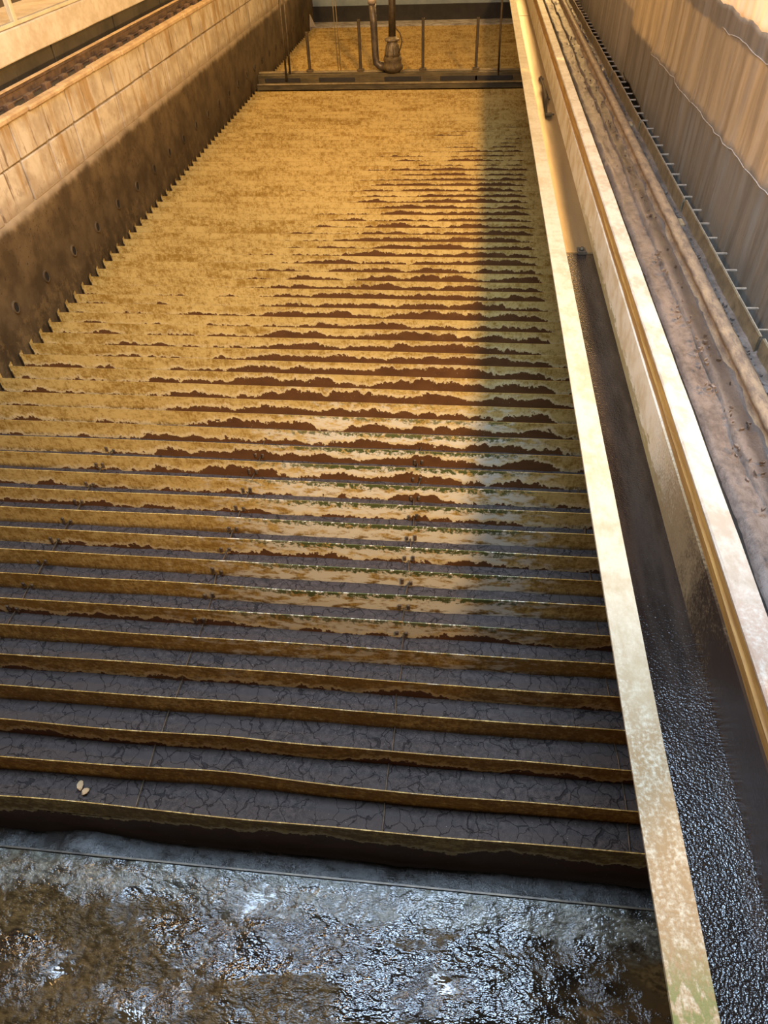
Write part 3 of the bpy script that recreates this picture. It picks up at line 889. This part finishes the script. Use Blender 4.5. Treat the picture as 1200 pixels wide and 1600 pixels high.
near_words = ['nearest toothed metal strip beside the right rail, cut by the frame edge',
              'second toothed metal strip from the near end, along the right rail',
              'third toothed metal strip from the near end, along the right rail',
              'fourth toothed metal strip from the near end, in front of the sheet fold',
              'fifth toothed metal strip from the near end, beside the grey far sheet',
              'sixth toothed metal strip, far along the right rail',
              'farthest toothed metal strip, beside the end of the far sheet']
for i in range(7):
    a = 12.95 + 10.97 * (i - 1); b = a + 10.85
    st = thing('toothed_strip', near_words[i], 'metal strip', (8.88 + RS(a), a, 5.2), 'toothed metal strips beside the right rail')
    yg = np.linspace(a, b, 8)
    sk = lambda y, a=a, b=b: RS(y) + 0.05 * (b - y) / 10 * -1 + 0.05
    MB().extrude_y([(8.84, 4.9), (8.90, 4.9), (8.90, 5.72), (8.84, 5.72)], yg, sk).build('upright_plate', M['angle'], st, (8.87, a, 4.9))
    MB().extrude_y([(8.90, 5.60), (8.93, 5.60), (8.93, 5.72), (8.90, 5.72)], yg, sk).build('top_edge', M['pin'], st, (8.9, a, 5.6))
    for j in range(8):
        y = a + 0.7 + 1.36 * j
        dx = sk(y)
        MB().box(8.90 + dx, 9.42 + dx + random.uniform(-.03, .03), y - .035, y + .035, 5.50, 5.57, .012).build('pin', M['pin'], st, (9.1, y, 5.5))

# ------------------------------------------------------------------ plastic sheeting on the right
def solid(o, th):
    md = o.modifiers.new('thickness', 'SOLIDIFY'); md.thickness = th * S; md.offset = 0
    return o
yg = np.concatenate([np.arange(5, 47.5, 0.16)]); zg = np.linspace(0, 1, 46)
YG, TG = np.meshgrid(yg, zg, indexing='ij')
zbot = 3.2 + 2.2 * np.clip((YG - 20) / 24, 0, 1)
ztop = 11.55 + 0.22 * np.abs(((YG * 0.37) % 1) - .5) + 0.16 * (fbm(YG * 1.3, YG * 0, 61, 3) - .5)
ZG = zbot + (ztop - zbot) * TG
fold = 0.26 * (fbm(YG * 0.8, ZG * 0.06, 62, 3) - .5) + 0.10 * (fbm(YG * 3.0, ZG * 0.25, 63, 3) - .5)
crease = 0.03 * np.exp(-((ZG - 7.95) / 0.25) ** 2)
XG = 9.75 + RS(YG) + fold - crease
XG += 0.12 * np.exp(-((YG - 46.5) / 2.2) ** 2) * -1 * np.clip((10.5 - ZG) / 3, 0, 1)
XG += 0.5 * np.clip((47.5 - YG < 1.2) * (1.2 - (47.5 - YG)) / 1.2, 0, 1) ** 2
sh = solid(MB().grid(np.stack([XG, YG, ZG], -1), True).build('plastic_sheet', M['sheet'], None, (9.8, 25, 3)), 0.02)
for zc, ya, yb, sd in ((7.88, 13, 40, 64), (10.88, 13, 28, 65)):
    cy = np.arange(ya, yb, 0.3)
    cz = zc + 0.26 * (fbm(cy * 0.45, cy * 0, sd, 3) - .5)
    pts = []
    for a_, z_ in zip(cy, cz):
        i_ = int(np.argmin(np.abs(YG[:, 0] - a_)))
        pts.append((float(np.interp(z_, ZG[i_], XG[i_])) - 0.02, float(YG[i_, 0]), float(z_)))
    MB().tube(pts, 0.015, 5).build('crease', M['white'], sh, (9.8, 25, zc))  # highlight along the fold painted as a thin white tube
tag(sh, 'large rippled tan plastic sheet hanging at the right, long creases across it', 'plastic sheet')
yg = np.arange(47.8, YEND + 8, 0.25); zg = np.linspace(4.6, 13, 40)
YG, ZG = np.meshgrid(yg, zg, indexing='ij')
XG = 10.1 + RS(YG) + 0.16 * (fbm(YG * 1.1, ZG * 0.08, 71, 3) - .5)
sh2 = solid(MB().grid(np.stack([XG, YG, ZG], -1), True).build('plastic_sheet', M['sheet2'], None, (10.1, 70, 4)), 0.02)
tag(sh2, 'far grey plastic sheet hanging beyond the fold of the tan one', 'plastic sheet')
yg = np.arange(5, 60, 0.12); zg = np.linspace(11.1, 12.9, 6)
YG, ZG = np.meshgrid(yg, zg, indexing='ij')
XG = 10.35 + RS(YG) + 0.10 * np.sin(YG * 5.5) + 0.08 * (fbm(YG * 2, ZG * .1, 81, 2) - .5)
sh3 = solid(MB().grid(np.stack([XG, YG, ZG], -1), True).build('ribbed_sheet', M['white'], None, (11, 30, 10)), 0.03)
tag(sh3, 'bright white ribbed sheet showing above the jagged top of the tan sheet', 'ribbed sheet')

# ------------------------------------------------------------------ left rail, walkway, guard rail
lr = thing('bridge_rail', 'rusty crane rail on the cap stones of the left wall', 'rail', (-22.15, 0, 8.06))
prof = [(-22.35, 8.06), (-21.95, 8.06), (-21.95, 8.14), (-22.09, 8.18), (-22.09, 8.46), (-22.03, 8.50), (-22.03, 8.60), (-22.27, 8.60), (-22.27, 8.50), (-22.21, 8.46), (-22.21, 8.18), (-22.35, 8.14)]
MB().extrude_y(prof, np.arange(5, YEND + 5, 1.0), None, True, 0.012).build('rail_bar', M['oldrail'], lr, (-21.5, 0, 8.4))
MB().box(-22.28, -22.02, 5, YEND + 4, 8.61, 8.66, .015).build('rail_head', M['capstone'], lr, (-22.15, 0, 8.6))
for i in range(48):
    y = 6.4 + 1.95 * i
    MB().box(-21.40, -21.12, y - .30, y + .30, 8.07, 8.42 + .05 * (i % 2), .03).build('rail_clip', M['oldrail'], lr, (-21.2, y, 8.45))
wk = thing('walkway', 'pale concrete walkway beam along the top left with dark panels beneath', 'walkway', (-24, 40, 8))
MB().extrude_y([(-27, 9.22), (-22.98, 9.22), (-22.95, 9.27), (-22.95, 10.45), (-23.0, 10.5), (-27, 10.5)], np.arange(5, YEND + 6, 2.0), None, True, 0.012).build('edge_beam', M['beam'], wk, (-24, 40, 9.2))
y = 6.0
i = 0
while y < YEND + 5:
    MB().box(-23.8, -23.45 + .04 * (i % 2), y + .04, y + 4.46, 8.03, 9.24, .03).build('kick_panel', M['panel'], wk, (-23.6, y + 2.2, 8.0))
    y += 4.5; i += 1
gr = thing('guard_rail', 'cream painted guard rail standing on the pale walkway beam, top left', 'railing', (-23.2, 40, 10.5))
for y in np.arange(18.1, 99, 8.0):
    MB().box(-23.34, -23.06, y - .17, y + .17, 10.52, 16.0, .03).build('post', M['paint'], gr, (-23.2, y, 10.5))
for z0, z1 in ((10.52, 10.70), (12.05, 12.3), (13.8, 14.05), (15.75, 16.0)):
    MB().box(-23.28, -23.05, 5, YEND + 5, z0, z1, .03).build('toe_rail' if z0 < 11 else 'rail', M['paint'], gr, (-23.2, 40, z0))

# ------------------------------------------------------------------ backwash hood across the bed
HY = 67.4
hd = thing('backwash_hood', 'dark slimy hood beam lying across the far part of the bed with uprights', 'hood beam', (-7.6, HY, 0))
hx0, hx1 = -20.1, 4.9
xs2 = np.linspace(hx0, hx1, 60)
mb = MB()
for i in range(len(xs2) - 1):
    mb.box(xs2[i], xs2[i + 1], HY - .05, HY + 1.0, 0.03, 0.50)
mb.build('lower_flange', M['hood'], hd, (-7.6, HY, 0))
MB().box(hx0, hx1, HY - .18, HY + .1, 0.44, 0.56, .03).build('flange_edge', M['hoodedge'], hd, (-7.6, HY, .5))
MB().box(hx0 + .1, hx1 - .1, HY + .12, HY + .95, 0.5, 1.25, .04).build('upper_box', M['hood'], hd, (-7.6, HY, .5))
MB().box(hx0 + .1, hx1 - .1, HY + .75, HY + 1.15, 1.22, 1.34, .03).build('top_edge', M['hoodedge'], hd, (-7.6, HY, 1.3))  # pale colour paints the light caught along the hood's top
for i, x in enumerate((-17.6, -12.4, -6.2, -1.0, 2.2)):
    MB().box(x - 1.7, x + 1.7, HY + .06, HY + .13, 0.62, 0.98, .02).build('cutout_plate', M['band'], hd, (x, HY, .7))  # black plates stand in for the cutouts of the upper box
for x, zt in ((-15.05, 4.45), (-10.2, 5.3), (-4.37, 5.3), (0.53, 5.25)):
    up = MB().box(x - .13, x + .13, HY + .8, HY + 1.05, 1.3, zt, .03).build('upright', M['post'], hd, (x, HY, 1.3))
    MB().box(x - .32, x + .32, HY + .65, HY + 1.15, 1.33, 1.48, .03).build('foot_plate', M['sludged'], up, (x, HY, 1.3))
for x0, x1, r, y0 in ((-17.2, -16.95, .10, 0), (-16.88, -16.6, .10, .25), (2.62, 2.42, .09, .2)):
    MB().tube([(x0, HY + y0 - .02, 0.75), ((x0 + x1) / 2, HY + y0, 4), (x1, HY + y0, 13)], r, 8).build('hanger_rod', M['post'], hd, (x0, HY, .7))
for x0 in (-12.45, -12.2):
    MB().tube([(x0 + .1, HY + 1.0, 1.3), (x0, HY + 1.0, 6), (x0 - .1, HY + 1.0, 13)], .035, 6).build('wire', M['hoodedge'], hd, (x0, HY, 1.3))
# submersible pump with its riser
pm = thing('submersible_pump', 'submersible pump with two tall pipes standing on the hood beam', 'pump', (-7.2, 66.9, 1.3))
PX, PY = -7.15, HY + .55
MB().lathe((PX, PY, 1.32), [(.72, 0), (.78, .12), (.95, .2), (.98, .45), (.85, .62), (.78, .8), (.86, .95), (.80, 1.15), (.66, 1.25)], 18).build('volute', M['sludged'], pm, (PX, PY, 1.3))
mo = MB().lathe((PX, PY, 2.5), [(.68, 0), (.66, .3), (.52, .9), (.46, 1.15), (.46, 1.2)], 18).build('motor', M['pump'], pm, (PX, PY, 2.5))
for a in range(8):
    t = a * math.pi / 4 + .2
    MB().tube([(PX + .70 * math.cos(t), PY + .70 * math.sin(t), 2.52), (PX + .55 * math.cos(t), PY + .55 * math.sin(t), 3.4)], .05, 6).build('fin', M['sludged'], mo, (PX, PY, 2.5))
MB().lathe((PX, PY, 3.66), [(.50, 0), (.66, .06), (.66, .2), (.45, .26), (.35, .4)], 16).build('collar', M['pump'], pm, (PX, PY, 3.66))
MB().tube([(PX, PY, 3.9), (PX + .05, PY, 6), (PX + .12, PY, 13)], [.33, .31, .31], 14).build('riser_pipe', M['post'], pm, (PX, PY, 4))
dp = MB().tube([(PX - .7, PY - .1, 1.72), (PX - 1.2, PY - .1, 1.80), (PX - 1.5, PY - .1, 2.05), (PX - 1.56, PY - .1, 2.6), (PX - 1.62, PY - .1, 5), (PX - 1.70, PY - .1, 6.55)], [.33, .33, .33, .31, .31, .31], 14) \
    .build('discharge_pipe', M['steel'], pm, (PX - 1.5, PY, 2))
MB().tube([(PX - 1.70, PY - .1, 6.5), (PX - 1.71, PY - .1, 6.95)], .38, 14).build('pipe_coupling', M['pin'], dp, (PX - 1.7, PY, 6.5))
MB().tube([(PX - 1.71, PY - .1, 6.9), (PX - 1.8, PY - .1, 13)], .31, 14).build('upper_pipe', M['post'], dp, (PX - 1.7, PY, 7))
MB().tube([(PX + .35, PY - .2, 4.4 + .3), (PX + .75, PY - .25, 4.3), (PX + .92, PY - .3, 3.7), (PX + .75, PY - .3, 3.1), (PX + .52, PY - .3, 2.7)], .06, 8).build('cable', M['post'], pm, (PX + .8, PY, 3.5))
